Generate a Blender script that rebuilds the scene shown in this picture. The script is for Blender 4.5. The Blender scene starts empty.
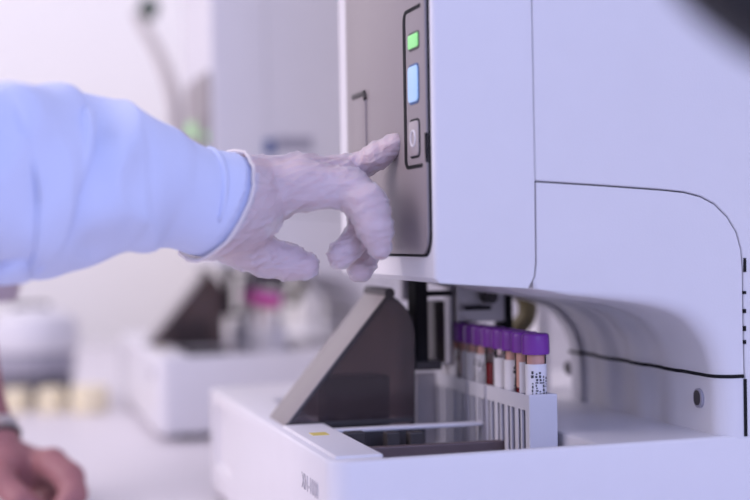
import bpy, bmesh, math, random
import numpy as np
from mathutils import Vector, Matrix, noise as mnoise
random.seed(4)
COL = bpy.context.scene.collection
PI = math.pi
# ------------------------------------------------------------------ camera
F = 1480.0
TH = math.atan(395/F)
CAM = Vector((0, 0, 1.0))
cam_d = bpy.data.cameras.new('camera'); cam = bpy.data.objects.new('camera', cam_d); COL.objects.link(cam)
cam_d.sensor_width = 36; cam_d.lens = F/750*36; cam_d.clip_start = .01
fwd = Vector((math.sin(TH), math.cos(TH), 0))
pitch = math.radians(-0.46)
ROLL = math.radians(0.9)
fw = Vector((fwd.x*math.cos(pitch), fwd.y*math.cos(pitch), math.sin(pitch)))
right = fw.cross(Vector((0, 0, 1))).normalized(); up = right.cross(fw)
r2 = right*math.cos(ROLL) - up*math.sin(ROLL)
u2 = up*math.cos(ROLL) + right*math.sin(ROLL)
M = Matrix((r2, u2, -fw)).transposed().to_4x4(); M.translation = CAM
cam.matrix_world = M
cam_d.dof.use_dof = True; cam_d.dof.focus_distance = .88; cam_d.dof.aperture_fstop = 3.1
bpy.context.scene.camera = cam

def ray(px, py): return fw + r2*((px-375)/F) - u2*((py-250)/F)
def WD(px, py, d): return CAM + ray(px, py)*d
def WX(px, py, X): r = ray(px, py); return CAM + r*((X-CAM.x)/r.x)
def WY(px, py, Y): r = ray(px, py); return CAM + r*((Y-CAM.y)/r.y)
def WZ(px, py, Z): r = ray(px, py); return CAM + r*((Z-CAM.z)/r.z)

# ------------------------------------------------------------------ materials
def mat(name, col, rough=.5, metal=0, noise=0, nscale=40, bump=0, bscale=200, spec=.5, sub=0, coat=0, emit=None, estr=0, alpha=None, trans=0, ior=1.45, subcol=None):
    m = bpy.data.materials.new(name); m.use_nodes = True; nt = m.node_tree; N = nt.nodes; L = nt.links
    p = N['Principled BSDF']; p.inputs['Base Color'].default_value = (*col, 1)
    p.inputs['Roughness'].default_value = rough; p.inputs['Metallic'].default_value = metal
    p.inputs['Specular IOR Level'].default_value = spec; p.inputs['Coat Weight'].default_value = coat
    p.inputs['Coat Roughness'].default_value = .15
    p.inputs['IOR'].default_value = ior; p.inputs['Transmission Weight'].default_value = trans
    if sub:
        p.inputs['Subsurface Weight'].default_value = sub; p.inputs['Subsurface Radius'].default_value = (.012, .006, .005); p.inputs['Subsurface Scale'].default_value = .5
    if alpha is not None: p.inputs['Alpha'].default_value = alpha
    if emit: p.inputs['Emission Color'].default_value = (*emit, 1); p.inputs['Emission Strength'].default_value = estr
    tc = N.new('ShaderNodeTexCoord')
    n = N.new('ShaderNodeTexNoise'); n.inputs['Scale'].default_value = nscale; n.inputs['Detail'].default_value = 4
    L.new(tc.outputs['Object'], n.inputs['Vector'])
    mx = N.new('ShaderNodeMix'); mx.data_type = 'RGBA'
    k = noise if noise else .02
    mx.inputs[6].default_value = (*[c*(1-k) for c in col], 1); mx.inputs[7].default_value = (*[min(1, c*(1+k)) for c in col], 1)
    L.new(n.outputs['Fac'], mx.inputs[0]); L.new(mx.outputs[2], p.inputs['Base Color'])
    if bump:
        n2 = N.new('ShaderNodeTexNoise'); n2.inputs['Scale'].default_value = bscale; n2.inputs['Detail'].default_value = 3
        L.new(tc.outputs['Object'], n2.inputs['Vector'])
        b = N.new('ShaderNodeBump'); b.inputs['Strength'].default_value = bump; b.inputs['Distance'].default_value = .001
        L.new(n2.outputs['Fac'], b.inputs['Height']); L.new(b.outputs['Normal'], p.inputs['Normal'])
    return m
WHITE = mat('white_plastic', (.70, .69, .74), .42, bump=.08, bscale=900)
WHITE2 = mat('white_plastic_tray', (.72, .71, .76), .38, bump=.05, bscale=900)
GREYP = mat('grey_panel', (.27, .238, .252), .38, bump=.05, bscale=600)
GREYC = mat('grey_cover_front', (.27, .245, .25), .45, bump=.2, bscale=900)
DARK = mat('black_groove', (.010, .010, .013), .7, spec=.2)
DARKM = mat('dark_mechanism', (.04, .034, .036), .45)
BROWNF = mat('brown_grey_metal_floor', (.13, .095, .10), .45, metal=.2, noise=.2)
STEEL = mat('brushed_steel', (.42, .40, .43), .35, metal=.7, noise=.1)
BTN = mat('grey_button', (.36, .32, .34), .35)
GREEN = mat('green_lamp', (.2, .6, .2), .4, emit=(.30, .75, .26), estr=.42)
BLUE = mat('blue_lamp', (.3, .45, .7), .4, emit=(.33, .56, .82), estr=.38)
BLUED = mat('blue_dark_rim', (.02, .08, .25), .4)
RACK = mat('rack_plastic', (.62, .62, .70), .4)
CAPM = mat('purple_cap', (.20, .035, .36), .3, spec=.6)
CAPM2 = mat('magenta_cap', (.62, .05, .42), .35)
LABELM = mat('paper_label', (.78, .77, .82), .6)
INK = mat('label_ink', (.03, .03, .04), .6)
TXT = mat('grey_lettering', (.52, .50, .55), .5)
YEL = mat('yellow_sticker', (.62, .50, .12), .5)
GOWN = mat('blue_gown_cloth', (.60, .66, .90), .85, bump=.25, bscale=1500, noise=.04, nscale=30)
BENCH = mat('bench_top', (.70, .67, .72), .45, noise=.02)
FLOORM = mat('floor_vinyl', (.55, .52, .56), .5, noise=.06, nscale=6)
WALLM = mat('wall_paint', (.90, .88, .86), .8, bump=.05, bscale=200)
SKIN = mat('skin', (.34, .15, .165), .5, bump=.4, bscale=700, sub=.15, noise=.18, nscale=60)
SKIN1 = mat('skin_in_glove', (.66, .34, .36), .5, bump=.2, bscale=500, noise=.1)
MAUVE = mat('mauve_cloth', (.44, .36, .42), .85, bump=.2, bscale=900)
BLACKD = mat('black_device', (.012, .012, .016), .45)
CREAM = mat('cream_plastic', (.86, .78, .56), .5)
GREYD = mat('dark_grey_plastic', (.12, .115, .15), .5)
PALEG = mat('pale_green_lamp', (.35, .6, .3), .4, emit=(.45, .80, .42), estr=.35)
NAVY = mat('dark_blue_plastic', (.10, .14, .30), .5)
GREYB = mat('mid_grey_plastic', (.34, .33, .40), .5)
DGREEN = mat('dark_green_plastic', (.03, .07, .045), .4)
WATCHM = mat('watch_metal', (.55, .52, .55), .3, metal=.8)

def smoked():
    m = bpy.data.materials.new('smoked_plastic'); m.use_nodes = True; nt = m.node_tree; N = nt.nodes; L = nt.links
    N.remove(N['Principled BSDF']); out = N['Material Output']
    t = N.new('ShaderNodeBsdfTransparent'); t.inputs[0].default_value = (.80, .72, .71, 1)
    g = N.new('ShaderNodeBsdfGlossy'); g.inputs['Roughness'].default_value = .12; g.inputs[0].default_value = (.8, .8, .85, 1)
    d = N.new('ShaderNodeBsdfDiffuse'); d.inputs[0].default_value = (.085, .062, .066, 1)
    fr = N.new('ShaderNodeFresnel'); fr.inputs[0].default_value = 1.45
    a = N.new('ShaderNodeMixShader'); a.inputs[0].default_value = .40; L.new(t.outputs[0], a.inputs[1]); L.new(d.outputs[0], a.inputs[2])
    b = N.new('ShaderNodeMixShader'); L.new(fr.outputs[0], b.inputs[0]); L.new(a.outputs[0], b.inputs[1]); L.new(g.outputs[0], b.inputs[2])
    L.new(b.outputs[0], out.inputs[0]); return m
SMOKE = smoked()
def tubeglass():
    m = bpy.data.materials.new('tube_plastic'); m.use_nodes = True; nt = m.node_tree; N = nt.nodes; L = nt.links
    N.remove(N['Principled BSDF']); out = N['Material Output']
    t = N.new('ShaderNodeBsdfTransparent'); t.inputs[0].default_value = (.95, .90, .89, 1)
    g = N.new('ShaderNodeBsdfGlossy'); g.inputs['Roughness'].default_value = .08
    fr = N.new('ShaderNodeLayerWeight'); fr.inputs[0].default_value = .25
    b = N.new('ShaderNodeMixShader'); L.new(fr.outputs['Fresnel'], b.inputs[0]); L.new(t.outputs[0], b.inputs[1]); L.new(g.outputs[0], b.inputs[2])
    L.new(b.outputs[0], out.inputs[0]); return m
TUBEM = tubeglass()
BLOODF = mat('blood_film', (.76, .48, .42), .35)
BLOOD = mat('blood', (.20, .012, .02), .25)
def glovemat():
    m = mat('latex_glove', (.74, .68, .74), .34, noise=.05, nscale=60, bump=.0)
    nt = m.node_tree; N = nt.nodes; L = nt.links; p = N['Principled BSDF']
    tc = N.new('ShaderNodeTexCoord')
    n = N.new('ShaderNodeTexNoise'); n.inputs['Scale'].default_value = 60; n.inputs['Detail'].default_value = 5; n.inputs['Distortion'].default_value = 1.6
    mp = N.new('ShaderNodeMapping'); mp.inputs['Rotation'].default_value = (0, .5, .3); mp.inputs['Scale'].default_value = (.55, 1.2, 2.0)
    L.new(tc.outputs['Object'], mp.inputs[0]); L.new(mp.outputs[0], n.inputs['Vector'])
    b = N.new('ShaderNodeBump'); b.inputs['Strength'].default_value = .9; b.inputs['Distance'].default_value = .0028
    L.new(n.outputs['Fac'], b.inputs['Height']); L.new(b.outputs['Normal'], p.inputs['Normal'])
    p.inputs['Subsurface Weight'].default_value = .2; p.inputs['Subsurface Radius'].default_value = (.01, .005, .005); p.inputs['Subsurface Scale'].default_value = .3
    p.inputs['Alpha'].default_value = .63
    return m
GLOVE = glovemat()

# ------------------------------------------------------------------ object helpers
def tag(o, label=None, cat=None, group=None, kind=None):
    if label: o['label'] = label
    if cat: o['category'] = cat
    if group: o['group'] = group
    if kind: o['kind'] = kind
    return o
ORI = {}
def thing(name, loc, label, cat, group=None):
    o = bpy.data.objects.new(name, None); COL.objects.link(o); o.location = loc; o.empty_display_size = .02
    ORI[o.name] = Vector(loc); tag(o, label, cat, group); return o
def obj(name, bm, m, parent=None, smooth=False, auto=35):
    """bm in world coordinates"""
    org = Vector((0, 0, 0))
    if parent is not None: org = ORI[parent.name]
    else:
        c = [v.co for v in bm.verts]
        org = Vector((sum(v.x for v in c)/len(c), sum(v.y for v in c)/len(c), min(v.z for v in c)))
    bmesh.ops.translate(bm, vec=-org, verts=bm.verts)
    if smooth:
        for f in bm.faces: f.smooth = True
        for e in bm.edges:
            if len(e.link_faces) == 2 and e.calc_face_angle(0) > math.radians(auto): e.smooth = False
    me = bpy.data.meshes.new(name); bm.to_mesh(me); bm.free()
    if isinstance(m, (list, tuple)):
        for k in m: me.materials.append(k)
    else: me.materials.append(m)
    o = bpy.data.objects.new(name, me); COL.objects.link(o)
    if parent is not None: o.parent = parent
    else: o.location = org
    ORI[o.name] = org
    return o
def box(x0, y0, z0, x1, y1, z1, bev=0, seg=2, bm=None):
    b = bmesh.new()
    vs = [b.verts.new(p) for p in ((x0,y0,z0),(x1,y0,z0),(x1,y1,z0),(x0,y1,z0),(x0,y0,z1),(x1,y0,z1),(x1,y1,z1),(x0,y1,z1))]
    for f in ((0,3,2,1),(4,5,6,7),(0,1,5,4),(1,2,6,5),(2,3,7,6),(3,0,4,7)): b.faces.new([vs[i] for i in f])
    if bev: bmesh.ops.bevel(b, geom=b.edges[:], offset=bev, segments=seg, affect='EDGES', profile=.5)
    return merge(bm, b)
def merge(bm, b):
    if bm is None: return b
    me = bpy.data.meshes.new('tmp'); b.to_mesh(me); b.free(); bm.from_mesh(me); bpy.data.meshes.remove(me); return bm
def prism(pts, axis, a0, a1, bev=0, seg=2, bm=None, bevsel=None):
    """pts: list of 2-D points in the plane across axis ('x': (y,z), 'y': (x,z), 'z': (x,y))"""
    def P(p, a):
        return {'x': (a, p[0], p[1]), 'y': (p[0], a, p[1]), 'z': (p[0], p[1], a)}[axis]
    b = bmesh.new()
    A = [b.verts.new(P(p, a0)) for p in pts]; B = [b.verts.new(P(p, a1)) for p in pts]
    n = len(pts)
    fa = b.faces.new(A); b.faces.new(B[::-1])
    for i in range(n): b.faces.new((A[(i+1) % n], A[i], B[i], B[(i+1) % n]))
    bmesh.ops.recalc_face_normals(b, faces=b.faces[:])
    if bevsel:
        es = [e for e in fa.edges if bevsel((e.verts[0].co+e.verts[1].co)/2)]
        bmesh.ops.bevel(b, geom=es, offset=bevsel.off, segments=8, affect='EDGES', profile=.5, clamp_overlap=False)
    if bev:
        es = [e for e in b.edges if len(e.link_faces) == 2 and e.calc_face_angle(0) > math.radians(50)]
        bmesh.ops.bevel(b, geom=es, offset=bev, segments=seg, affect='EDGES', profile=.5)
    return merge(bm, b)
def rrect(x0, y0, x1, y1, r, n=6):
    out = []
    if not isinstance(r, (tuple, list)): r = (r,)*4
    for (cx, cy, a0, q) in ((x1, y1, 0, r[0]), (x0, y1, 90, r[1]), (x0, y0, 180, r[2]), (x1, y0, 270, r[3])):
        sx = -1 if a0 in (0, 270) else 1; sy = -1 if a0 in (0, 90) else 1
        for k in range(n+1):
            a = math.radians(a0+90*k/n); out.append((cx+sx*q+q*math.cos(a), cy+sy*q+q*math.sin(a)))
        
    return out
def tube(path, rads, n=20, bm=None, cap=True):
    b = bmesh.new(); path = [Vector(p) for p in path]; rings = []
    t0 = (path[1]-path[0]).normalized(); ref = Vector((0, 0, 1)) if abs(t0.z) < .9 else Vector((1, 0, 0))
    u = t0.cross(ref).normalized()
    for i, p in enumerate(path):
        t = (path[min(i+1, len(path)-1)]-path[max(i-1, 0)]).normalized()
        u = (u - t*u.dot(t)).normalized(); v = t.cross(u)
        r = rads[i] if isinstance(rads, (list, tuple)) else rads
        rings.append([b.verts.new(p+u*(r*math.cos(2*PI*k/n))+v*(r*math.sin(2*PI*k/n))) for k in range(n)])
    for A, B in zip(rings, rings[1:]):
        for k in range(n): b.faces.new((A[k], A[(k+1) % n], B[(k+1) % n], B[k]))
    if cap: b.faces.new(rings[0][::-1]); b.faces.new(rings[-1])
    bmesh.ops.recalc_face_normals(b, faces=b.faces[:])
    return merge(bm, b)
def lathe(prof, c, n=32, bm=None, ax='z'):
    """prof: (r, h) list; solid or shell of revolution about vertical axis through c"""
    b = bmesh.new(); rings = []
    for r, h in prof:
        if r < 1e-6: rings.append([b.verts.new((c[0], c[1], c[2]+h))])
        else: rings.append([b.verts.new((c[0]+r*math.cos(2*PI*k/n), c[1]+r*math.sin(2*PI*k/n), c[2]+h)) for k in range(n)])
    for A, B in zip(rings, rings[1:]):
        for k in range(n):
            a = (A[k % len(A)], A[(k+1) % len(A)], B[(k+1) % len(B)], B[k % len(B)])
            s = []
            for v in a:
                if v not in s: s.append(v)
            if len(s) > 2: b.faces.new(s)
    bmesh.ops.recalc_face_normals(b, faces=b.faces[:])
    return merge(bm, b)
def copy_tree(o, parent=None, ox=None):
    c = o.copy(); COL.objects.link(c); c.parent = parent
    for ch in [q for q in bpy.data.objects if q.parent == o]: copy_tree(ch, c)
    return c

# ------------------------------------------------------------------ key dimensions
YS = .78                       # side plane of the analyser
ZT = .79                       # bench top
ZR = WZ(330, 462, .878).z      # rim
XF = WY(330, 463, YS).x        # front of base
ZR = WY(330, 463, YS).z
XH = WY(435, 283, YS).x        # front of hood
YE = WX(208, 388, XF).y        # far end of base
YH = WX(338, 40, XH).y         # far side of hood
XB = XF+.64
print('KEY', XF, ZR, XH, YE, YH)
def sy(px, py): p = WY(px, py, YS); return (p.x, p.z)

# ------------------------------------------------------------------ ANALYSER
an = thing('blood_analyzer', (XF, YS, ZT), 'large lavender-white analyzer with smoked cover, the gloved finger at its buttons', 'laboratory analyzer')
# base with tray opening (boolean)
def boolean_obj(name, bmA, cutters, m, parent, bev=.002):
    o = obj(name, bmA, m, parent)
    cs = []
    for c in cutters:
        oc = obj('cutter', c, m); cs.append(oc)
        md = o.modifiers.new('b', 'BOOLEAN'); md.operation = 'DIFFERENCE'; md.object = oc; md.solver = 'EXACT'
    bpy.context.view_layer.update()
    dg = bpy.context.evaluated_depsgraph_get()
    me = bpy.data.meshes.new_from_object(o.evaluated_get(dg))
    o.modifiers.clear(); o.data = me
    for oc in cs: bpy.data.objects.remove(oc)
    b = bmesh.new(); b.from_mesh(me)
    bmesh.ops.remove_doubles(b, verts=b.verts[:], dist=1e-5)
    bmesh.ops.dissolve_limit(b, angle_limit=math.radians(1), verts=b.verts[:], edges=b.edges[:])
    if bev:
        es = [e for e in b.edges if len(e.link_faces) == 2 and e.calc_face_angle(0) > math.radians(40)]
        bmesh.ops.bevel(b, geom=es, offset=bev, segments=3, affect='EDGES', profile=.5)
    for f in b.faces: f.smooth = True
    for e in b.edges:
        if len(e.link_faces) == 2 and e.calc_face_angle(0) > math.radians(32): e.smooth = False
    b.to_mesh(me); b.free()
    return o
pI = WZ(385, 458, ZR); pB = WZ(600, 447, ZR); pO = WZ(258, 399, ZR)
XI0, XI1, YI0, YI1 = pI.x, pB.x, pI.y, pO.y
print('open', XI0, XI1, YI0, YI1)
ZF = .843
baseb = prism(rrect(XF, YS, XB, YE, (.01, .014, .014, .01), 8), 'z', ZT+.008, ZR)
cut = box(XI0, YI0, ZF, XI1, YI1, ZR+.05)
hp = [WX(214, 404, XF), WX(229, 404, XF)]
cut2 = box(XF-.01, hp[1].y, ZR-.060, XF+.004, hp[0].y, ZR-.012)
bh = boolean_obj('base_housing', baseb, [cut, cut2], WHITE2, an, .0022)
for v in bh.data.vertices:
    if v.co.z+ZT > ZR-.02: v.co.z += max(0, v.co.x)*.011     # the deck rises slightly towards the rear
b = None
for x, y in ((XF+.04, YS+.04), (XF+.04, YE-.04), (XB-.04, YS+.04), (XB-.04, YE-.04)):
    obj('foot', lathe([(0, 0), (.016, 0), (.018, .004), (.018, .009), (0, .009)], (x, y, ZT)), DARKM, an)
# inner ridge along the front wall
xr = WZ(338, 461, ZR).x
obj('ledge_strip', box(xr, YS+.012, ZR-.001, XI0+.0005, WZ(284, 426, ZR+.0006).y-.003, ZR+.0016, .001), WHITE2, an)
q = WZ(318, 437, ZR)
s = box(q.x-.004, q.y-.005, ZR+.0014, q.x+.006, q.y+.007, ZR+.0020)
obj('sticker', s, YEL, an)
# tray interior
obj('tray_floor', box(XI0+.0005, YI0+.0005, ZF-.0005, XI1-.0005, YI1-.0005, ZF+.0015), BROWNF, an)
def wp(px, py, d): return WD(px, py, d)
# white guide beams & dark blocks beyond cover side / in front of it
rx_ = WD(434, 430, .945).x
p0 = WD(300, 432, .945); p1 = WD(434, 430, .945)
obj('guide_beam', box(XI0, p0.y-.004, p0.z-.0015, XI1, p0.y+.004, p0.z+.0010, .001), WHITE2, an)
obj('dark_channel', box(XI0+.001, p0.y-.003, ZF+.001, rx_+0, p0.y+.003, p0.z-.0015), DARKM, an)
for (a, c) in ((345, 366), (385, 400), (408, 424)):
    q0 = WD(a, 432, .930); q1 = WD(c, 441, .930)
    obj('clamp_block', box(q0.x, q0.y-.004, q1.z-.004, q1.x, q0.y+.006, q0.z, .001), DARKM, an)
q0 = WD(350, 448, .915)
obj('guide_rail', box(XI0, q0.y-.003, ZF+.001, XI1, q0.y+.003, q0.z, .001), BROWNF, an)
q1 = WD(415, 372, 1.06); q2 = WD(437, 430, 1.06)
obj('steel_plate', box(q1.x, q1.y, ZF+.001, q2.x+.012, q1.y+.006, q1.z, .001), STEEL, an)
# dark inner box of the sampler behind the cover
# lettering on the front
def text(s, size, origin, xa, ya, m, parent, name, depth=.0004, sx=1):
    cu = bpy.data.curves.new('t', 'FONT'); cu.body = s; cu.size = size; cu.extrude = depth
    o = bpy.data.objects.new('t', cu); COL.objects.link(o); bpy.context.view_layer.update()
    me = bpy.data.meshes.new_from_object(o.evaluated_get(bpy.context.evaluated_depsgraph_get())); bpy.data.objects.remove(o)
    bb = bmesh.new(); bb.from_mesh(me); bpy.data.meshes.remove(me)
    xa = Vector(xa); ya = Vector(ya); za = xa.cross(ya)
    for v in bb.verts: v.co = Vector(origin)+xa*(v.co.x*sx)+ya*v.co.y+za*v.co.z
    return obj(name, bb, m, parent)
t0 = WX(302, 487, XF); t1 = WX(320, 495, XF)
wlen = t0.y-t1.y
text('XN-1000', .0135, (XF, t0.y, t0.z), (0, -1, 0), (0, 0, 1), TXT, an, 'lettering', sx=wlen/(.0135*4.1))

# ---- hood: dark core, front shell, side panels
ZH = 1.52
def xat(px, py): return sy(px, py)
b0 = sy(435, 283.5); s_bot = sy(528, 288.2); s_c1 = sy(534, 276); s_c2 = sy(535.2, 262); s_j = sy(534.5, 181.5); s_top = sy(531, 0)
dx = (s_top[0]-s_j[0])/(s_top[1]-s_j[1])
s_T = (s_j[0]+dx*(ZH-s_j[1]), ZH)
g = .00045
class Sel:
    pass
frontpts = [(XH, ZH), (XH, b0[1]+.016)]
for k in range(1, 8):
    a = math.radians(180+90*k/8); frontpts.append((XH+.016+.016*math.cos(a), b0[1]+.016+.016*math.sin(a)*1.0))
frontpts = [(XH, ZH), (XH, b0[1]+.003), (XH+.003, b0[1])]
frontpts += [s_bot, sy(531.8, 281), s_c1, s_c2, s_j, s_T]
fs = prism(frontpts, 'y', YS, YH, bev=0)
# bevel the tall front corner edges and bottom front edge
es = [e for e in fs.edges if len(e.link_faces) == 2 and ((abs(e.verts[0].co.x-XH) < 1e-5 and abs(e.verts[1].co.x-XH) < 1e-5 and abs(e.verts[0].co.z-e.verts[1].co.z) > .1))]
bmesh.ops.bevel(fs, geom=es, offset=.0035, segments=5, affect='EDGES', profile=.5)
obj('front_shell', fs, WHITE, an, True, 30)
# upper side panel (above seam)
seamR = [(534.5, 181.5), (600, 185.5), (660, 189.8), (684, 192.3), (700, 196.5), (714, 204), (727, 217), (736, 232), (741, 250), (742.5, 270)]
SR = [sy(*p) for p in seamR]
pr_ = sy(745.5, 437.5)
xg = pr_[0]
lowR = [(742.8, 300), (743.4, 340), (744.4, 380), (745.2, 420), (745.5, 436.5)]
LR = [sy(*p) for p in lowR]
def off(P, d):
    out = []
    for i, p in enumerate(P):
        a = P[max(i-1, 0)]; c = P[min(i+1, len(P)-1)]; tx, tz = c[0]-a[0], c[1]-a[1]; l = math.hypot(tx, tz)
        out.append((p[0]-tz/l*d, p[1]+tx/l*d))
    return out
up_b = off(SR+LR, g)
upper = [(up_b[0][0]+g, up_b[0][1])]+up_b[1:]
backx = XB-.02
upper = upper + [(backx, ZR+.0005), (backx, ZH), (s_T[0]+2*g, ZH)]
obj('rear_housing', prism(upper, 'y', YS, YH, bev=.0006, seg=1), WHITE, an, True, 25)
# lower leg panel with arch
archpx = [(533.5, 288.5), (560, 289.5), (600, 290.5), (640, 292.5), (670, 296), (695, 304), (713, 317), (725, 333), (733, 352), (738, 375), (740, 400), (741, 437)]
AR = [sy(*p) for p in archpx]
AR = [AR[0]]+AR[1:-1]+[(AR[-1][0], ZR+.0006)]
lo_b = off(SR+LR, -g)
lo_b[-1] = (lo_b[-1][0], ZR+.0006); lo_b[0] = (s_j[0]+2*g, lo_b[0][1])
left = [(s_c2[0]+2*g, s_c2[1]), (s_c1[0]+2*g, s_c1[1]), (sy(531.8, 281)[0]+2*g, sy(531.8, 281)[1])]
leg = lo_b + AR[::-1] + left[::-1]
# refine the arch
RIBS = [(.045, 0), (.050, -.0012), (.068, -.0012), (.072, 0), (.092, 0), (.096, -.0015), (.116, -.0015), (.120, 0), (.142, 0), (.146, -.0018), (.170, -.0018), (.174, 0), (.198, 0), (.202, -.002), (YH-YS-.02, -.002), (YH-YS, -.002)]
def loftleg(leg, n_arch):
    b = bmesh.new()
    nA = len(AR); i0 = len(lo_b)
    R = .013
    # variable-radius roll of the arch edge into the tunnel
    def rad(k):
        t = k/(nA-1); return min(1, k/4)*.002+.011*min(1, max(0, (t-.05)/.5))
    arch = AR[::-1]
    inn = off(AR, 1.0)
    def nrm(i):
        a = AR[max(i-1, 0)]; c = AR[min(i+1, nA-1)]; tx, tz = c[0]-a[0], c[1]-a[1]; l = math.hypot(tx, tz)
        return (tz/l*-1, tx/l)   # towards the solid
    rings = []
    steps = 8
    ribs = RIBS
    global _unused
    _unused = [(.045, 0), (.050, -.0012), (.068, -.0012), (.072, 0), (.092, 0), (.096, -.0015), (.116, -.0015), (.120, 0), (.142, 0), (.146, -.0018), (.170, -.0018), (.174, 0), (.198, 0), (.202, -.002), (YH-YS-.02, -.002), (YH-YS, -.002)]
    for st in range(steps+1):
        a = math.radians(90*st/steps); ring = []
        for i in range(nA):
            nx, nz = nrm(i)
            if i == nA-1: nx, nz = 1, 0
            if i == 0: nx, nz = 0, 1
            r = rad(i); o = -r*math.sin(a)
            ring.append((AR[i][0]+nx*o, YS+r*(1-math.cos(a)), AR[i][1]+nz*o))
        rings.append(ring)
    for yy, o in ribs:
        ring = []
        for i in range(nA):
            nx, nz = nrm(i)
            if i == nA-1: nx, nz = 1, 0
            if i == 0: nx, nz = 0, 1
            k = min(1, i/3); o2 = rad(i)-o*k*1.3
            ring.append((AR[i][0]-nx*o2, YS+yy, AR[i][1]-nz*o2))
        rings.append(ring)
    vr = [[b.verts.new(p) for p in r] for r in rings]
    for A, B in zip(vr, vr[1:]):
        for i in range(nA-1): b.faces.new((A[i], A[i+1], B[i+1], B[i]))
    # front face: outer boundary + first ring
    O0 = [b.verts.new((p[0], YS, p[1])) for p in lo_b]; Lf = [b.verts.new((p[0], YS, p[1])) for p in left]
    b.faces.new(O0 + vr[0][::-1] + Lf[::-1])
    O1 = [b.verts.new((p[0], YH, p[1])) for p in lo_b]; Lb = [b.verts.new((p[0], YH, p[1])) for p in left]
    b.faces.new((O1 + vr[-1][::-1] + Lb[::-1])[::-1])
    for A, B in zip(zip(O0, O1), list(zip(O0, O1))[1:]): b.faces.new((A[0], A[1], B[1], B[0]))
    ch = [(O0[0], O1[0])]+list(zip(Lf, Lb))
    for A, B in zip(ch, ch[1:]): b.faces.new((A[1], A[0], B[0], B[1]))
    bmesh.ops.remove_doubles(b, verts=b.verts[:], dist=1e-7)
    bmesh.ops.holes_fill(b, edges=b.edges[:], sides=0)
    bmesh.ops.recalc_face_normals(b, faces=b.faces[:])
    return b
# smooth the arch curve
def cat(P, n=4):
    out = []
    for i in range(len(P)-1):
        p0 = P[max(i-1, 0)]; p1 = P[i]; p2 = P[i+1]; p3 = P[min(i+2, len(P)-1)]
        for k in range(n):
            t = k/n
            out.append(tuple(.5*((2*p1[j])+(-p0[j]+p2[j])*t+(2*p0[j]-5*p1[j]+4*p2[j]-p3[j])*t*t+(-p0[j]+3*p1[j]-3*p2[j]+p3[j])*t**3) for j in range(len(p1))))
    out.append(P[-1]); return out
AR = cat(AR, 3)
obj('leg_panel', loftleg(None, 0), WHITE, an, True, 50)
# shadow-gap liners between the panels (real recessed dark strips)
gap = None
SEAM = SR+LR
for (A, B) in zip(SEAM, SEAM[1:]):
    pass
lin = bmesh.new()
def strip(P, w, y0, y1, bm):
    a = off(P, w); c = off(P, -w)
    pts = a + c[::-1]
    return prism(pts, 'y', y0, y1, bm=bm)
lin = strip(SEAM[:], g*1.0, YS+.004, YS+.008, None)
lin = strip([sy(529.6, 286.4), sy(531.8, 281), s_c1, s_c2, s_j, s_T], g*.9, YS+.004, YS+.008, lin)
obj('seam_liner', lin, DARK, an)
# darker groove & hinges at the right of the leg
gr = None
for (a, c) in ((258, 272), (291, 294), (309, 313), (326, 331), (340, 344), (379, 436)):
    P0 = sy(744.2, a); P1 = sy(745.6 if a < 370 else 747, c)
    obj('hinge_gap', box(P0[0]-.0006, YS-.0006, P1[1], P0[0]+(.0010 if a < 370 else .0014), YS+.002, P0[1]), DARK, an)
# black seam across the tunnel wall, at constant height
zs = sy(736, 376.5)[1]
# find tunnel wall x at this height
def wall_x(z):
    for A, B in zip(AR[::-1], AR[::-1][1:]):
        if A[1] <= z <= B[1]: return A[0]+(B[0]-A[0])*(z-A[1])/max(1e-9, B[1]-A[1])
    return AR[-1][0]
xw = wall_x(zs)-.013
path = []
for st in range(9):
    a = math.radians(90*st/8); r = .013; path.append((xw+.013-r*math.sin(a), YS+r*(1-math.cos(a)), zs))
path = [(xg-.0008, YS, zs)]+path+[(xw+o_*1.3-.0002, YS+y_, zs) for y_, o_ in RIBS]
sb = bmesh.new(); prev = None
sm = None
for A, B in zip(path, path[1:]):
    sm = tube([A, B], .0011, 8, sm)
obj('wall_seam', sm, DARK, an)
# latch slots in the tunnel wall
def slot(px, py, wy, hz, parent):
    p = WX(px, py, xw)
    pts = rrect(p.y-wy/2, p.z-hz/2, p.y+wy/2, p.z+hz/2, wy*.48, 5)
    o = obj('latch_slot', prism(pts, 'x', xw-.0008, xw+.004), GREYB, parent)
    pts2 = rrect(p.y-wy*.30, p.z-hz*.38, p.y+wy*.36, p.z+hz*.40, wy*.3, 5)
    obj('slot_recess', prism(pts2, 'x', xw-.0011, xw+.003), DARKM, o)
slot(698.5, 398, .011, .0115, an)
slot(569, 368, .016, .011, an)
# ---- grey front panel on the hood face
def fy(px): return WX(px, 130, XH).y
def fp(px, py): p = WX(px, py, XH-.0026); return (p.y, p.z)
yn0 = YS+.0055; yf = fp(346, 100)[0]
zb = fp(410, 254)[1]
obj('front_panel', prism(rrect(yn0, zb, yf, 1.178, .012, 8), 'x', XH-.0022, XH+.002, bev=.0006), GREYP, an, True)
obj('panel_gap', prism(rrect(yn0-.0022, zb-.0016, yf+.001, 1.1795, .013, 8), 'x', XH-.0009, XH+.001), DARK, an)
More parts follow.
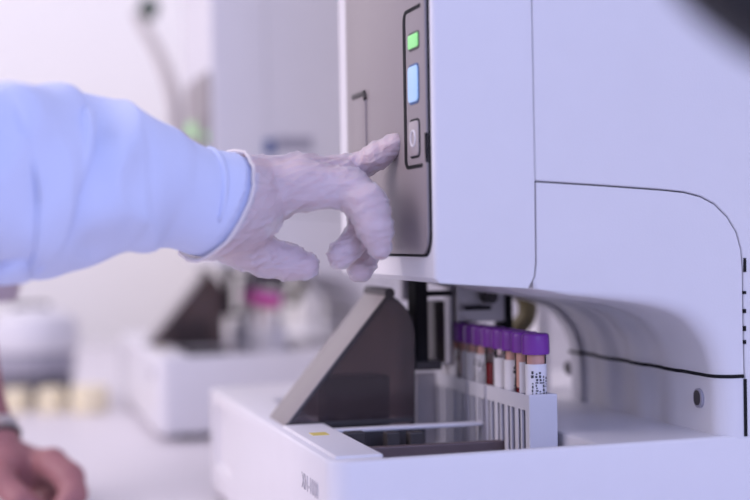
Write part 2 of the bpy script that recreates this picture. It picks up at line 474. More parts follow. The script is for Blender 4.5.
# C-shaped black groove
ya = fp(404.5, 90)[0]; yb = fp(420, 90)[0]; zt = fp(418, 5)[1]; zt2 = fp(404.5, 13)[1]; zlow = fp(404.5, 170)[1]
grp = [(XH-.0022, fp(419.5, 4)[0], fp(412, 9)[1]), (XH-.0022, ya-.004, fp(412, 9)[1]), (XH-.0022, ya-.001, fp(412, 9)[1]-.001), (XH-.0022, ya, fp(412, 9)[1]-.004), (XH-.0022, ya, zlow+.005), (XH-.0022, ya-.001, zlow+.002), (XH-.0022, ya-.005, zlow+.001), (XH-.0022, yb, zlow+.001)]
gw = .0020
gy0, gy1, gz0, gz1 = grp[0][1], grp[4][1], zlow+.001, fp(412, 9)[1]
def cpath(o):
    oy = o*2.4; r = .005; P = [(gy0, gz1-o)]
    for k in range(7): a = math.radians(90-90*k/6); P.append((gy1-r+(r-oy)*math.cos(a), gz1-r+(r-o)*math.sin(a)))
    for k in range(7): a = math.radians(-90*k/6); P.append((gy1-r+(r-oy)*math.cos(a), gz0+r+(r-o)*math.sin(a)))
    P.append((gy0, gz0+o)); return P
gm = prism(cpath(-.0010)+cpath(.0010)[::-1], 'x', XH-.0026, XH+.001)
obj('panel_groove', gm, DARK, an)
def fbox(name, px0, py0, px1, py1, r, m, parent, x0=-.0032, rim=None):
    pc = (py0+py1)/2
    y0 = fp(px1, pc)[0]; y1 = fp(px0, pc)[0]; z1 = fp((px0+px1)/2, py0)[1]; z0 = fp((px0+px1)/2, py1)[1]
    par = parent
    if rim is not None:
        rw = .0012
        par = obj(name+'_rim' if name != 'push_button' else 'button_rim', prism(rrect(y0-rw, z0-rw, y1+rw*.4, z1+rw, r+rw, 5), 'x', XH-.0026, XH), rim, parent)
    return obj(name, prism(rrect(y0, z0, y1, z1, r, 5), 'x', XH+x0, XH-.001, bev=.0003), m, parent, True), (y0, y1, z0, z1)
fbox('green_light', 408.5, 34, 418, 48, .0012, GREEN, an, rim=DARKM)
fbox('blue_light', 408.5, 66, 418, 102, .003, BLUE, an, rim=BLUED)
_, (y0, y1, z0, z1) = fbox('push_button', 409.5, 121, 419, 156, .003, BTN, an, rim=DARK)
ringp = [(XH-.0033, (y0+y1)/2+.0045*math.cos(2*PI*k/20), (z0+z1)/2+.0045*math.sin(2*PI*k/20)) for k in range(21)]
obj('button_ring', tube(ringp, .0006, 6), WHITE, an)
q0 = fp(424.5, 133); q1 = fp(432.2, 161)
q1 = (yn0-.001, q1[1])
pts = [(q0[0], q0[1]), (q0[0], fp(424.5, 151)[1]), (q1[0]+.001, q1[1]), (q1[0]+.001, fp(432, 131)[1])]
obj('panel_wedge', prism(pts, 'x', XH-.0026, XH+.001), DARK, an)  # flat black wedge at the panel's near edge
# far handle recess on the panel; its edge shadow is a dark tube
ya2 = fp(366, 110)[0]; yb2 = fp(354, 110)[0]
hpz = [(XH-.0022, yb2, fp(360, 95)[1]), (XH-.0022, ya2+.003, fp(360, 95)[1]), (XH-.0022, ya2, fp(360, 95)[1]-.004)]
obj('handle_shadow_line', tube(hpz, .0022, 8), DARKM, an).name = 'handle_shadow'
obj('panel_handle', prism(rrect(ya2, fp(360, 230)[1], yb2, fp(360, 97)[1], .004, 5), 'x', XH-.0032, XH-.001, bev=.0006), GREYP, an, True)
# curved grey crest running up over the front (seen on the far analyser)
cr = []
cpx = [(192, 128, 15), (190, 108, 15), (186, 88, 15), (178, 66, 14), (168, 46, 13), (157, 28, 10), (150, 14, 7)]
DISP = WZ(163, 438, .79)
dY = .765
def bgp(px, py): return WX(px, py, XH+.008)
obj_c = []
prev = None
crest_pts_r = []; crest_pts_l = []
for px, py, w in cpx:
    a = bgp(px+w/2, py); c = bgp(px-w/2, py)
    crest_pts_r.append((a.y-dY, a.z)); crest_pts_l.append((c.y-dY, c.z))
# (fender built further below for the far analyser)

# ---- smoked cover
D0 = WZ(284, 426, ZR+.0006); YC0 = D0.y; 
def cy(px, py): p = WY(px, py, YC0); return (p.x, p.z)
YC1 = YC0+.052
tri = [cy(287, 425), cy(386, 296), cy(391, 297), cy(399, 303), cy(406, 311), cy(411, 321), cy(413.5, 333), cy(413.5, 425)]
cov = None
# shell: near and far walls, back and bottom rim
inner = off(tri+[tri[0]], .002)[:-1]
cov = prism(tri, 'y', YC0, YC0+.002, bm=cov)
cov = prism(tri, 'y', YC1-.002, YC1, bm=cov)
for A, B in zip(tri[1:], tri[2:]):
    t = Vector((B[0]-A[0], 0, B[1]-A[1])).normalized(); nrm = Vector((t.z, 0, -t.x))*-.0016
    pts = [A, B, (B[0]-nrm.x*-1, B[1]-nrm.z*-1), (A[0]-nrm.x*-1, A[1]-nrm.z*-1)]
    cov = prism(pts, 'y', YC0+.002, YC1-.002, bm=cov)
obj('smoked_cover', cov, SMOKE, an)
sl = [cy(284.5, 426), cy(286, 426.5), cy(289, 424.5), cy(386, 298), cy(388, 295), cy(386, 294)]
obj('cover_front', prism(sl, 'y', YC0-.0006, YC1+.001, bev=.0005), GREYC, an, True)
bz = prism([cy(286, 426.5), cy(289.5, 426), cy(390, 296.5), cy(387, 294)], 'y', YC0-.0012, YC0+.001)
obj('cover_edge', bz, DARKM, an)
q = cy(389, 293)
obj('cover_hinge', tube([(q[0], YC0-.002, q[1]), (q[0], YC1+.002, q[1])], .0035, 14), DARKM, an, True)
obj('cover_sill', box(tri[0][0]-.001, YC0-.0014, tri[0][1]-.002, tri[-1][0], YC0+.001, tri[0][1]+.001), DARKM, an)
# brown inner sampler block seen through the cover
a_ = cy(330, 380); c_ = cy(396, 424)
obj('sampler_block', box(a_[0], YC0+.012, ZF+.001, c_[0], YC0+.040, a_[1], .002), DARKM, an)

# ---- mechanism under the hood
def mbox(name, px0, py0, px1, py1, d, th, m, bev=.001, par=None):
    A = WD(px0, py0, d); B = WD(px1, py1, d)
    return obj(name, box(min(A.x, B.x), A.y-th/2, min(A.z, B.z), max(A.x, B.x), A.y+th/2, max(A.z, B.z), bev), m, par or an)
mbox('black_post', 411, 276, 426, 366, 1.0, .02, DARK)
mbox('black_rail', 424, 291, 452, 296, 1.0, .012, DARK)
mbox('rail_bracket', 411, 360, 440, 369, 1.0, .02, DARKM)
mbox('steel_post', 400, 276, 411, 300, 1.04, .01, STEEL)
mbox('steel_arm', 446, 276, 453, 365, 1.03, .01, STEEL)
sb_ = mbox('steel_bracket', 452, 276, 505, 321, 1.03, .02, STEEL)
mbox('bracket_groove', 464, 306, 494, 310, 1.015, .003, DARK)
p = WD(490, 297, 1.018)
obj('bracket_bolt', tube([(p.x, p.y-.004, p.z), (p.x, p.y+.006, p.z)], .0045, 16), DARKM, an, True)
mbox('black_plate', 497, 276, 511, 330, 1.045, .015, DARK)
mbox('green_cable_block', 430, 300, 446, 362, 1.055, .02, DARKM)
# olive hose loop
hp_ = [WD(512, 286, 1.09), WD(520, 292, 1.09), WD(527, 303, 1.09), WD(526, 318, 1.09), WD(516, 330, 1.09), WD(508, 345, 1.09)]
obj('hose', tube(cat([tuple(v) for v in hp_], 4), .007, 12), mat('olive_rubber', (.12, .10, .05), .5), an, True)
# white sampler column of the mechanism down to the tray
mbox('sampler_column', 530, 300, 546, 425, 1.13, .03, WHITE)

# ------------------------------------------------------------------ RACK
def rack_geom():
    # local frame: near end at origin, length along +Y, width along X, height Z
    L, W_, H = .186, .0185, .0575
    b = None
    t = .0013
    pitch = .0178
    # end blocks
    b = box(-W_/2, 0, 0, W_/2, .0035, H, .0008, 2, b)
    b = box(-W_/2, L-.0035, 0, W_/2, L, H, .0008, 2, b)
    # side faces with slots: bars
    for sx in (-1, 1):
        x0, x1 = (sx*W_/2, sx*(W_/2-t)) if sx < 0 else (W_/2-t, W_/2)
        b = box(x0, .002, H-.0100, x1, L-.002, H-.0006, 0, 2, b)
        b = box(x0, .002, .0006, x1, L-.002, .007, 0, 2, b)
        for k in range(11):
            y = .0045+pitch*k
            b = box(x0-.0002*sx, y-.0028, .0068, x1, y+.0028, H-.0095, .0004, 1, b)
        # slim mid bars that split each slot
        for k in range(10):
            y = .0045+pitch*(k+.5)
            b = box(x0, y-.0013, .0068, x1, y+.0013, H-.0095, 0, 1, b)
            # arch tops
    # dividers inside
    for k in range(11):
        y = .0045+pitch*k
        b = box(-W_/2+.001, y-.0008, .001, W_/2-.001, y+.0008, H-.001, 0, 1, b)
    b = box(-W_/2+.001, .002, .0005, W_/2-.001, L-.002, .003, 0, 1, b)
    return b, L, W_, H, pitch
RA = WD(529, 395, .893)
Z_RACKTOP = RA.z
rx = RA.x+.0185/2; ry = RA.y; rz = Z_RACKTOP-.0575
YAW = math.radians(1.1)
rack = thing('tube_rack', (rx, ry, rz), 'white slotted plastic rack holding the sharp row of purple-capped tubes', 'tube rack', None)
bm_, RL, RW, RH, PITCH = rack_geom()
bmesh.ops.translate(bm_, vec=(rx, ry, rz), verts=bm_.verts)
obj('rack_body', bm_, RACK, rack)
gb = None
for k in (4, 6):
    y = .0045+PITCH*k
    obj('rack_rib', box(rx-RW/2-.0007, ry+y-.0009, rz+.012, rx-RW/2+.0002, ry+y+.0009, rz+RH-.001), GREYB, rack)
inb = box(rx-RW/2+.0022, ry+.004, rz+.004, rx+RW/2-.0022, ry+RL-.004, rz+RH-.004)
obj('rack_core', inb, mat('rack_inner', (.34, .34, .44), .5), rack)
rack.rotation_euler = (0, 0, YAW)
# ------------------------------------------------------------------ TUBES
def make_tube(level, dark, label_rot, hasink, capm=CAPM):
    t = thing('blood_tube', (0, 0, 0), 'x', 'blood tube')
    R = .0063
    prof = [(0, 0), (R*.5, .0008), (R*.87, .003), (R, .0063), (R, .0765)]
    bt = lathe(prof, (0, 0, 0), 28)
    obj('tube_wall', bt, TUBEM, t, True)
    r = R-.0009
    obj('blood', lathe([(0, .001), (r*.5, .0016), (r*.87, .004), (r, .007), (r, level), (0, level+.0004)], (0, 0, 0), 24), BLOOD, t, True)
    # film of blood smeared above the level
    if not dark:
        obj('blood_film', lathe([(r, level+.0005), (r, .0758), (r*.2, .0758)], (0, 0, 0), 24), BLOODF, t, True)
    # cap
    cr = .0083
    cp = [(0, .0866), (cr*.55, .0866), (cr*.62, .0870), (cr*.86, .0870), (cr*.97, .0862), (cr, .0850), (cr*1.02, .0755), (cr*.98, .0743), (R*1.02, .0743), (R*1.02, .0755)]
    c = lathe(cp, (0, 0, 0), 40)
    # fine grip ribs
    for v in c.verts:
        d = math.hypot(v.co.x, v.co.y)
        if d > cr*.95:
            a = math.atan2(v.co.y, v.co.x); k = 1+.018*math.cos(20*a); v.co.x *= k; v.co.y *= k
    obj('cap', c, capm, t, True, 50)
    # label: wraps most of the way round
    lr = R+.0002; n = 40; z0, z1 = .020, .0685
    lb = bmesh.new(); rows = []
    span = math.radians(250)
    for k in range(n+1):
        a = label_rot-span/2+span*k/n
        rows.append((lb.verts.new((lr*math.cos(a), lr*math.sin(a), z0)), lb.verts.new((lr*math.cos(a), lr*math.sin(a), z1))))
    for A, B in zip(rows, rows[1:]): lb.faces.new((A[0], B[0], B[1], A[1]))
    lo = obj('paper_label', lb, LABELM, t, True)
    if hasink:
        ib = bmesh.new(); rr = lr+.00015
        rnd = random.Random(hasink)
        for col in range(5):
            a0 = label_rot-.55+col*.36
            z = z1-.0190
            while z < z1-.0055:
                h = rnd.choice((.0009, .0013, .0018)); wd = rnd.choice((.14, .2, .26))
                if rnd.random() < .8:
                    a = a0+rnd.uniform(-.05, .05)
                    vs = [ib.verts.new((rr*math.cos(q), rr*math.sin(q), zz)) for q, zz in ((a-wd/2, z), (a+wd/2, z), (a+wd/2, z+h), (a-wd/2, z+h))]
                    ib.faces.new(vs)
                z += h+.0006
        obj('label_print', ib, INK, lo)
    return t
ordn = ['nearest', 'second', 'third', 'fourth', 'fifth', 'sixth', 'seventh', 'eighth', 'ninth', 'tenth']
face = math.radians(-105)   # towards the camera
protoA = make_tube(.060, False, face+.15, 7)
protoB = make_tube(.058, True, face-1.1, 0)
protoC = make_tube(.052, False, face+1.3, 5)
protoD = make_tube(.0635, True, face+2.0, 0)
seq = 'ACABDAACAB'
pr = {'A': protoA, 'B': protoB, 'C': protoC, 'D': protoD}
used = {}
tz = rz+.0068
RZ = [0, .2, .35, 0, 0, -.3, .3, .1, .25, 0]
lookd = {'A': 'white printed label facing out', 'B': 'dark red blood showing beside its label', 'C': 'narrow view of white label and pale pink blood', 'D': 'bare side full of dark red blood'}
TUBES = []
for i, s_ in enumerate(seq):
    o = copy_tree(pr[s_])
    if i == 0: lab = 'nearest purple-capped blood tube with printed white label, right end of the sharp rack'
    elif i == 9: lab = 'purple-capped blood tube last and farthest in the sharp rack, at its left end'
    else: lab = f'purple-capped blood tube {ordn[i]} from the right end of the sharp rack'
    tag(o, lab, 'blood tube', 'purple-capped tubes in the sharp rack')
    l_ = .0025+PITCH*(i+.5); o.location = (rx-l_*math.sin(YAW), ry+l_*math.cos(YAW), tz); o.rotation_euler = (0, 0, RZ[i])
    TUBES.append(o)
def rm_tree(o):
    for ch in [q for q in bpy.data.objects if q.parent == o]: rm_tree(ch)
    bpy.data.objects.remove(o)
for k in pr.values(): rm_tree(k)

# ------------------------------------------------------------------ background copies
an2 = copy_tree(an); an2.location = an.location+Vector((-.005, dY, 0))
an2['label'] = 'blurred white analyzer in the background, further along the same bench'
ORI[an2.name] = Vector(an2.location)
# curved grey crest on the far one's front, dark green lamp on top
L_, R_ = crest_pts_l, crest_pts_r
ap = [(XH-.010, (a[0]+c[0])/2+dY, (a[1]+c[1])/2, max(.0075, w_*.00055)) for a, c, (_, _, w_) in zip(R_, L_, cpx)]
ap = [(XH+.004, ap[0][1]-.004, ap[0][2]-.020, .009)]+ap
ap = cat(ap, 5)
obj('curved_arm', tube([q[:3] for q in ap], [q[3] for q in ap], 16), mat('grey_trim', (.40, .36, .37), .5), an2, True)
p = WX(149, 9, XH-.010)
obj('top_lamp', lathe([(0, -.016), (.008, -.013), (.013, -.004), (.013, .008), (.008, .015), (0, .017)], (p.x, p.y, p.z), 20), DGREEN, an2, True)
p = WX(195, 131, XH-.006)
obj('status_light', lathe([(0, -.011), (.008, -.008), (.011, 0), (.008, .008), (0, .011)], (p.x, p.y, p.z), 20), PALEG, an2, True)
# side badge
def sy2(px, py): p = WY(px, py, YS+dY); return (p.x, p.z)
a_ = sy2(264, 139); c_ = sy2(275, 155); d_ = sy2(312, 150)
obj('blue_badge', box(a_[0], YS+dY-.0012, c_[1], c_[0], YS+dY+.001, a_[1]), NAVY, an2)
obj('grey_badge', box(c_[0]+.002, YS+dY-.0010, d_[1], d_[0], YS+dY+.001, sy2(312, 137)[1]), GREYB, an2)
rack2 = copy_tree(rack); rack2.location = rack.location+Vector((-.012, dY, 0)); rack2['label'] = 'blurred white tube rack in the background analyzer'
for i in range(10):
    o = copy_tree(TUBES[i]); o.location = TUBES[i].location+Vector((-.012, dY, 0))
    tag(o, 'magenta-looking capped tube in the blurred background rack', 'blood tube', 'capped tubes in the background rack')
    for ch in [q for q in bpy.data.objects if q.parent == o]:
        if ch.name.startswith('cap'):
            ch.data = ch.data.copy() if i == 0 else CAP2
            if i == 0: ch.data.materials[0] = CAPM2; CAP2 = ch.data

# centrifuge-like device in the left background
cx, cyy = WZ(36, 404, ZT).x, WZ(36, 404, ZT).y
cf = thing('benchtop_centrifuge', (cx, cyy, ZT), 'rounded white benchtop device with a grey band, blurred at the left', 'centrifuge')
d = (Vector((cx, cyy, 1.0))-CAM).dot(fw)
k = d/F
R0 = 44*k
h = lambda py: 1.0-(py-243)*k - ZT
obj('lower_body', lathe([(0, .001), (R0*.80, .006), (R0*.84, .012), (R0*.84, h(368))], (cx, cyy, ZT), 40), GREYD, cf, True)
obj('grey_band', lathe([(R0*.86, h(372)), (R0*.9, h(370)), (R0*.9, h(352)), (R0*.86, h(350)), (0, h(350))], (cx, cyy, ZT), 40), GREYB, cf, True)
obj('lid', lathe([(0, h(349)), (R0*.95, h(350)), (R0, h(345)), (R0, h(330)), (R0*.93, h(318)), (R0*.6, h(309)), (0, h(305))], (cx, cyy, ZT), 40), WHITE, cf, True)
obj('lid_latch', box(cx-.03, cyy-.01, ZT+h(308), cx+.02, cyy+.01, ZT+h(303), .003), DARKM, cf)
for i, (px, w, top, lab) in enumerate(((17, 13, 389, 'leftmost'), (52, 14, 388, 'middle'), (90, 19, 386, 'rightmost and widest'))):
    p = WZ(px, 412, ZT); dd = (p-CAM).dot(fw); kk = dd/F; R = w*kk; H = (412-top)*kk
    c_ = thing('jar', (p.x, p.y, ZT), f'blurred cream jar on the bench, {lab} of the three', 'jar', 'cream jars on the bench')
    obj('jar_body', lathe([(0, 0), (R*.9, 0), (R, .004), (R, H*.72), (R*.9, H*.78), (0, H*.78)], (p.x, p.y, ZT), 28), CREAM, c_, True)
    obj('jar_lid', lathe([(0, H*.78), (R*.96, H*.78), (R*.96, H*.97), (R*.9, H), (0, H)], (p.x, p.y, ZT), 28), CREAM, c_, True)

# ------------------------------------------------------------------ SDF limbs
def sdf_mesh(caps, k=.006, vox=.0018, infl=1.0, wr=None, iters=4):
    """caps: list of (p0, p1, r0, r1); returns bmesh of the smooth union"""
    b = None
    for (p0, p1, r0, r1) in caps:
        p0 = Vector(p0); p1 = Vector(p1)
        n = 18; path = []; rad = []
        t = (p1-p0); l = t.length; t = t/l if l > 1e-6 else Vector((1, 0, 0))
        for s in range(7):
            a = math.pi/2*s/6; path.append(p0-t*(r0*math.cos(a))); rad.append(max(r0*math.sin(a), 1e-5))
        for s in range(7):
            a = math.pi/2*s/6; path.append(p1+t*(r1*math.sin(a))); rad.append(max(r1*math.cos(a), 1e-5))
        b = tube(path, [q*infl for q in rad], n, b)
    me = bpy.data.meshes.new('t'); b.to_mesh(me); b.free()
    o = bpy.data.objects.new('t', me); COL.objects.link(o)
    md = o.modifiers.new('r', 'REMESH'); md.mode = 'VOXEL'; md.voxel_size = vox
    sm = o.modifiers.new('s', 'SMOOTH'); sm.factor = .5; sm.iterations = 3
    bpy.context.view_layer.update()
    m2 = bpy.data.meshes.new_from_object(o.evaluated_get(bpy.context.evaluated_depsgraph_get()))
    bpy.data.objects.remove(o); bpy.data.meshes.remove(me)
    V = np.empty(len(m2.vertices)*3); m2.vertices.foreach_get('co', V); V = V.reshape(-1, 3)
    f = make_sdf(caps, k, infl)
    for _ in range(iters):
        d = f(V); e = 5e-4
        G = np.stack([(f(V+np.eye(3)[j]*e)-f(V-np.eye(3)[j]*e))/(2*e) for j in range(3)], 1)
        G /= np.maximum(np.linalg.norm(G, axis=1, keepdims=True), 1e-6)
        V = V-G*np.clip(d, -.003, .003)[:, None]
    if wr is not None: V = V+G*wr(V, G)[:, None]
    m2.vertices.foreach_set('co', V.reshape(-1)); m2.update()
    bb = bmesh.new(); bb.from_mesh(m2); bpy.data.meshes.remove(m2)
    return bb
def make_sdf(caps, k, infl=1.0):
    C = [(np.array(a), np.array(b), r0*infl, r1*infl) for a, b, r0, r1 in caps]
    def f(V):
        acc = None
        for a, b, r0, r1 in C:
            ab = b-a; t = np.clip(((V-a)@ab)/max(ab@ab, 1e-12), 0, 1)
            d = np.linalg.norm(V-a-t[:, None]*ab, axis=1)-(r0+(r1-r0)*t)
            acc = np.exp(-d/k*3) if acc is None else acc+np.exp(-d/k*3)
        return -np.log(np.maximum(acc, 1e-300))*k/3
    return f
def C(p0, p1):
    """(px,py,depth,rpx) pairs -> capsule"""
    a = WD(p0[0], p0[1], p0[2]); c = WD(p1[0], p1[1], p1[2])
    return (tuple(a), tuple(c), p0[3]*p0[2]/F, p1[3]*p1[2]/F)
def chain(*P): return [C(a, b) for a, b in zip(P, P[1:])]

# ------------------------------------------------------------------ gloved arm
hand = []
# forearm
fore = chain((150, 196, .795, 50), (205, 204, .822, 53), (232, 205, .834, 51))
# palm: fan of metacarpals
W0 = (240, 192, .842, 36)
hand += chain((236, 200, .838, 46), (268, 192, .852, 32))
hand += chain((262, 184, .856, 28), (300, 177, .866, 22), (342, 178, .876, 17))      # middle-index
hand += chain((262, 182, .862, 26), (300, 172, .874, 18), (338, 171, .890, 15))      # index metacarpal
hand += chain((262, 190, .848, 27), (300, 184, .852, 24), (345, 188, .858, 20))      # ring
hand += chain((262, 194, .840, 26), (300, 186, .842, 24), (350, 189, .845, 20))      # little
# thenar + thumb
hand += chain((222, 226, .838, 34), (245, 244, .850, 25), (268, 257, .858, 19), (290, 263, .862, 17.5), (306, 266, .862, 14))
# fingers
idx = chain((338, 171, .890, 14.5), (358, 167, .892, 12.5), (379, 155, .884, 13.2), (396.5, 143.8, .877, 11.3))
A_ = chain((348, 189, .845, 20), (368, 204, .838, 19.5), (375, 228, .836, 17.5), (380, 249, .838, 11.5))
B_ = chain((345, 188, .858, 19), (362, 205, .860, 16), (363, 232, .858, 14), (341, 255, .852, 14.5))
C_ = chain((342, 178, .876, 17), (366, 206, .880, 15), (374, 240, .876, 13.5), (361, 269, .868, 13.5))
hand_all = hand+idx+A_+B_+C_
def wr(V, G):
    out = np.zeros(len(V))
    # wrinkles: ridged noise, strongest near joints and on the back of the hand
    J = [np.array(WD(*p)) for p in ((350, 212, .848), (352, 185, .850), (275, 225, .84), (366, 164, .885), (330, 180, .85), (365, 228, .846), (255, 262, .85))]
    for i, v in enumerate(V):
        q = Vector(v)
        a = mnoise.noise(Vector((q.dot(r2)*34, q.y*40, (q.dot(u2)-q.dot(r2)*.45)*150)))
        e = mnoise.noise(Vector((q.dot(r2)*150, q.y*120, q.dot(u2)*70))+Vector((9, 2, 4)))
        c = mnoise.noise(q*300+Vector((5, 3, 1)))
        near = max(math.exp(-((v-j)@(v-j))/(.015**2)) for j in J)
        ra = (1-min(1, abs(a)*3.2))**2; re = (1-min(1, abs(e)*3.0))**2
        out[i] = .0012*ra*(1-.4*near)+.0016*re*near+.0002*c-.0004
    return out
person = thing('person', tuple(WD(-260, 420, .66)), 'person in a light blue gown and white latex glove, arm reaching to press a button', 'person')
glove = sdf_mesh(fore+hand_all, k=.0045, vox=.0013, wr=wr)
# cut the forearm part off at the cuff rim
pt = WD(237, 150, .835); pbm = WD(184, 257, .825); pn = WD(247, 205, .803)
pln = (pt-pbm).cross(pn-pbm).normalized()
if pln.dot(r2) < 0: pln = -pln
cutv = [v for v in glove.verts if (v.co-pt).dot(pln) < 0]
bmesh.ops.bisect_plane(glove, geom=glove.verts[:]+glove.edges[:]+glove.faces[:], plane_co=pt, plane_no=pln, clear_inner=True)
# flare the cuff a touch so it sits over the sleeve
cen = WD(215, 205, .83)
axis = (WD(262, 205, .848)-WD(180, 200, .808)).normalized()
for v in glove.verts:
    s_ = (v.co-pt).dot(pln)
    if s_ < .02:
        rad_ = (v.co-cen)-axis*(v.co-cen).dot(axis)
        v.co += rad_.normalized()*(.0016*(1-s_/.02))
body = sdf_mesh(chain((-40, 190, .72, 60), (60, 195, .76, 48), (150, 198, .80, 36))+hand_all, k=.0045, vox=.0022, infl=.86)
obj('body', body, SKIN1, person, True, 180)
# rim bead from the boundary loop
bl = [e for e in glove.edges if len(e.link_faces) == 1]
loop = []
if bl:
    adj = {}
    for e in bl:
        for a, c in ((e.verts[0], e.verts[1]), (e.verts[1], e.verts[0])): adj.setdefault(a, []).append(c)
    best = []
    seen = set()
    for st in adj:
        if st in seen: continue
        cur = st; lp = [st]; seen.add(st)
        while True:
            nx = [q for q in adj[cur] if q not in seen]
            if not nx: break
            cur = nx[0]; seen.add(cur); lp.append(cur)
        if len(lp) > len(best): best = lp
    loop = [v.co.copy() for v in best]
gl = obj('glove', glove, GLOVE, person, True, 180); gl['label'] = 'white translucent latex glove'
if len(loop) > 10:
    lp = loop[::3]; lp.append(lp[0])
    obj('glove_rim', tube(lp, .0011, 8, cap=False), mat('glove_rim', (.72, .66, .66), .45), gl, True, 180)
# sleeve
rows = [(-420, -330, .62, 62, 0), (-380, -120, .61, 68, 0), (-330, 40, .62, 78, 0), (-262, 160, .64, 92, 0), (-170, 200, .67, 98, 0), (-80, 193, .71, 98, 0)]
prof = [(-20, 78, 283, .735), (0, 73, 281, .742), (14, 73, 279, .748), (26, 79, 276, .753), (36, 91, 274, .757), (45, 99, 272, .760), (60, 100, 271, .766), (85, 101, 269, .775), (110, 104, 264, .784), (130, 111, 257, .79), (150, 122, 249, .797), (165, 133, 247, .803), (180, 140, 250, .810), (198, 147, 255, .818), (212, 149, 256, .822), (224, 151, 257, .827), (236, 152, 257, .833), (242, 153, 257, .835)]
cen_p = []; cen_r = []
for (px, py, d, r, _) in rows: cen_p.append(WD(px, py, d)); cen_r.append(r*d/F)
for (px, yt, yb_, d) in prof: cen_p.append(WD(px, (yt+yb_)/2, d)); cen_r.append((yb_-yt)/2*d/F*1.0)
fine = cat([tuple(v)+(r,) for v, r in zip(cen_p, cen_r)], 8)
sl_b = tube([Vector(q[:3]) for q in fine], [q[3] for q in fine], 96, cap=False)
ends = WD(240, 206, .838)
for v in sl_b.verts:
    q = v.co
    # distance from cuff
    s_ = max(0, min(1, ((WD(225, 205, .83)-q).dot(r2))/.03))
    # folds: long diagonal creases
    w = Vector((q.x*22+q.z*16, q.y*14, q.z*20-q.x*18))
    a = mnoise.noise(w); c = mnoise.noise(w*2.3+Vector((4, 1, 7)))
    amp = .0065*s_
    n = (q-ends); 
    # radial dir
    best = min(fine, key=lambda f_: (Vector(f_[:3])-q).length_squared) if False else None
    v.co = q+v.normal*0
sl_b.normal_update()
rib = {}
for v in sl_b.verts:
    q = v.co; s_ = max(0, min(1, ((WD(205, 205, .82)-q).dot(r2))/.035))
    s_ *= 1-.75*max(0, min(1, (-(q-WD(-90, 200, .71)).dot(r2))/.06))
    w = Vector((q.x*18+q.z*12, q.y*10, q.z*15-q.x*15))
    a = mnoise.noise(w+Vector((1.3, 0, 2.2))); c = mnoise.noise(w*2.1+Vector((4, 1, 7)))
    rib[v] = (.0110*(abs(a)*-2+.5)+.0040*c)*s_ - .0004
for v, h_ in rib.items(): v.co += v.normal*h_
gf = make_sdf(fore+hand, .0045)
sv = [v for v in sl_b.verts if (v.co-pt).dot(pln) > -.004 and (v.co-pt).length < .12]
P_ = np.array([tuple(v.co) for v in sv])
for _ in range(5):
    d_ = gf(P_); e_ = 5e-4
    G_ = np.stack([(gf(P_+np.eye(3)[j]*e_)-gf(P_-np.eye(3)[j]*e_))/(2*e_) for j in range(3)], 1)
    P_ = P_-G_*(d_+.0012)[:, None]
for v, q in zip(sv, P_): v.co = q
bmesh.ops.bisect_plane(sl_b, geom=sl_b.verts[:]+sl_b.edges[:]+sl_b.faces[:], plane_co=pt+pln*.005, plane_no=-pln, clear_inner=True)
slo = obj('gown_sleeve', sl_b, GOWN, person, True, 180)
slo['label'] = 'light blue gown sleeve'
md = slo.modifiers.new('solid', 'SOLIDIFY'); md.thickness = .001; md.offset = -1

# ------------------------------------------------------------------ second person: bare fist with watch
p2 = thing('person', tuple(WD(-60, 500, 1.25)), 'bare brown fist and wrist with a metal watch, resting at the lower left', 'person')
DB = 1.17
fist = []
fist += chain((-62, 270, 1.22, 30), (-34, 350, 1.21, 29), (-14, 420, 1.20, 23), (-6, 440, 1.19, 22))
fist += chain((-6, 440, 1.19, 23), (8, 464, 1.18, 20), (16, 478, 1.19, 20))
fist += chain((4, 455, 1.19, 20), (34, 466, 1.19, 17), (52, 464, 1.18, 16))     # index metacarpal
fist += chain((52, 464, 1.175, 15.5), (69, 478, 1.165, 15), (74, 494, 1.155, 13), (62, 508, 1.15, 11))
fist += chain((46, 470, 1.205, 15), (64, 482, 1.205, 14), (66, 498, 1.195, 12.5), (52, 508, 1.19, 11))
fist += chain((36, 474, 1.23, 14), (54, 486, 1.235, 13), (54, 500, 1.225, 12), (42, 508, 1.22, 10.5))
fist += chain((26, 476, 1.255, 13), (42, 488, 1.26, 12), (42, 500, 1.25, 11), (32, 507, 1.245, 10))
fist += chain((0, 462, 1.18, 17), (2, 482, 1.155, 13.5), (20, 500, 1.145, 12.5), (38, 510, 1.15, 11))    # thumb
fb = sdf_mesh(fist, k=.004, vox=.002)
zmin = min(v.co.z for v in fb.verts)
bmesh.ops.translate(fb, vec=(0, 0, 0), verts=fb.verts)
for v in fb.verts: v.co.z = max(v.co.z, ZT+.0005)
obj('body', fb, SKIN, p2, True, 180)
# sleeve cuff rolled on the forearm
a = WD(-36, 292, 1.22); c = WD(-31, 308, 1.22); e = WD(-70, 190, 1.22)
obj('sleeve', tube([e, WD(-50, 250, 1.22), WD(-38, 286, 1.22), WD(-34, 300, 1.22), WD(-33, 307, 1.22)], [.055, .050, .046, .045, .040], 32), MAUVE, p2, True, 60)
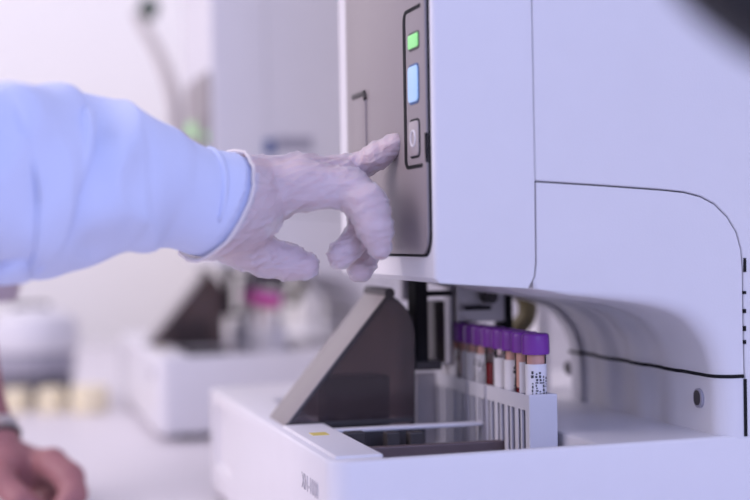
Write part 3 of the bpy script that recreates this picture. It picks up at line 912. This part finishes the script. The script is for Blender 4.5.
# watch: strap + metal links
wc = WD(-8, 437, 1.195); wax = (WD(-4, 446, 1.19)-WD(-14, 420, 1.20)).normalized()
u_ = wax.cross(Vector((0, 1, 0))).normalized(); v_ = wax.cross(u_)
Rw = 25.5*1.19/F
wrp = [wc+u_*(Rw*math.cos(2*PI*k_/32))+v_*(Rw*math.sin(2*PI*k_/32)) for k_ in range(33)]
ws = obj('watch_strap', tube([p_+wax*.004 for p_ in wrp], .0030, 10, cap=False), DARKM, p2, True, 180)
lk = None
for k_ in range(32):
    a_ = 2*PI*(k_+.5)/32; cpt = wc-wax*.003+u_*((Rw+.0005)*math.cos(a_))+v_*((Rw+.0005)*math.sin(a_))
    tdir = (-u_*math.sin(a_)+v_*math.cos(a_))
    lk = tube([cpt-wax*.0045, cpt+wax*.0045], .0019, 8, lk)
obj('watch_links', lk, WATCHM, ws, True, 60)

# ------------------------------------------------------------------ dark foreground object, top right
bo = thing('equipment_arm', tuple(WD(810, -30, .40)), 'black rounded object, far out of focus in the top right corner', 'equipment')
bc = WD(764, -12, .40)
hb = bmesh.new(); bmesh.ops.create_uvsphere(hb, u_segments=32, v_segments=20, radius=1)
for v in hb.verts:
    x, y, z = v.co
    f_ = lambda t: math.copysign(abs(t)**.75, t)
    v.co = bc+(r2*.8-u2*.6)*(f_(x)*.030)+fw*(f_(y)*.018)+(u2*.8+r2*.6)*(f_(z)*.0170)
ang = 0
obj('arm_head', hb, BLACKD, bo, True, 180)
obj('arm_rod', tube([bc+r2*.012+u2*.012, bc+r2*.08+u2*.10, bc+r2*.25+u2*.20, Vector((1.121, .55, 1.32))], [.008, .008, .009, .010], 20), BLACKD, bo, True, 60)

# ------------------------------------------------------------------ bench and room
bench = thing('lab_bench', (.4, 1.6, 0), 'long pale lilac bench carrying both analyzers', 'bench')
obj('worktop', box(-.28, .45, ZT-.04, 1.0, 3.1, ZT, .004), BENCH, bench)
for x in (-.22, .94):
    for y in (.52, 3.03): obj('leg', box(x-.025, y-.025, 0, x+.025, y+.025, ZT-.04, .003), STEEL, bench)
def struct(name, bm, m): o = obj(name, bm, m); o['kind'] = 'structure'; return o
struct('floor', box(-3.2, -2.0, -.05, 1.35, 3.6, 0), FLOORM)
struct('wall_back', box(-3.2, 3.3, 0, 1.35, 3.4, 2.8), WALLM)
struct('wall_right', box(1.12, -2.0, 0, 1.22, 3.3, 2.8), WALLM)
# ------------------------------------------------------------------ light
w = bpy.data.worlds.new('world'); bpy.context.scene.world = w; w.use_nodes = True
bg = w.node_tree.nodes['Background']; bg.inputs[0].default_value = (.76, .75, .96, 1); bg.inputs[1].default_value = .58
def area(name, loc, target, sx, sy_, power, col):
    l = bpy.data.lights.new(name, 'AREA'); l.shape = 'RECTANGLE'; l.size = sx; l.size_y = sy_; l.energy = power; l.color = col
    o = bpy.data.objects.new(name, l); COL.objects.link(o); o.location = loc
    o.rotation_euler = (Vector(target)-Vector(loc)).to_track_quat('-Z', 'Y').to_euler(); return o
area('window_light', (.5, -2.6, 2.3), (.4, .9, 1.0), 2.2, 1.6, 74, (.43, .52, 1.0))
area('warm_left_light', (-1.5, 1.0, 2.0), (.3, 1.0, .9), 1.4, 1.4, 31, (1.0, .86, .90))  # unseen warm area light, lowered at left to brighten beneath the hood
area('back_ceiling_light', (-.6, 2.5, 2.6), (-.3, 3.2, 1.2), 1.6, .8, 11, (1.0, .90, .93))
sc = bpy.context.scene
sc.view_settings.view_transform = 'Standard'; sc.view_settings.look = 'None'; sc.view_settings.exposure = 0; sc.view_settings.gamma = 1
sc.view_settings.use_curve_mapping = False
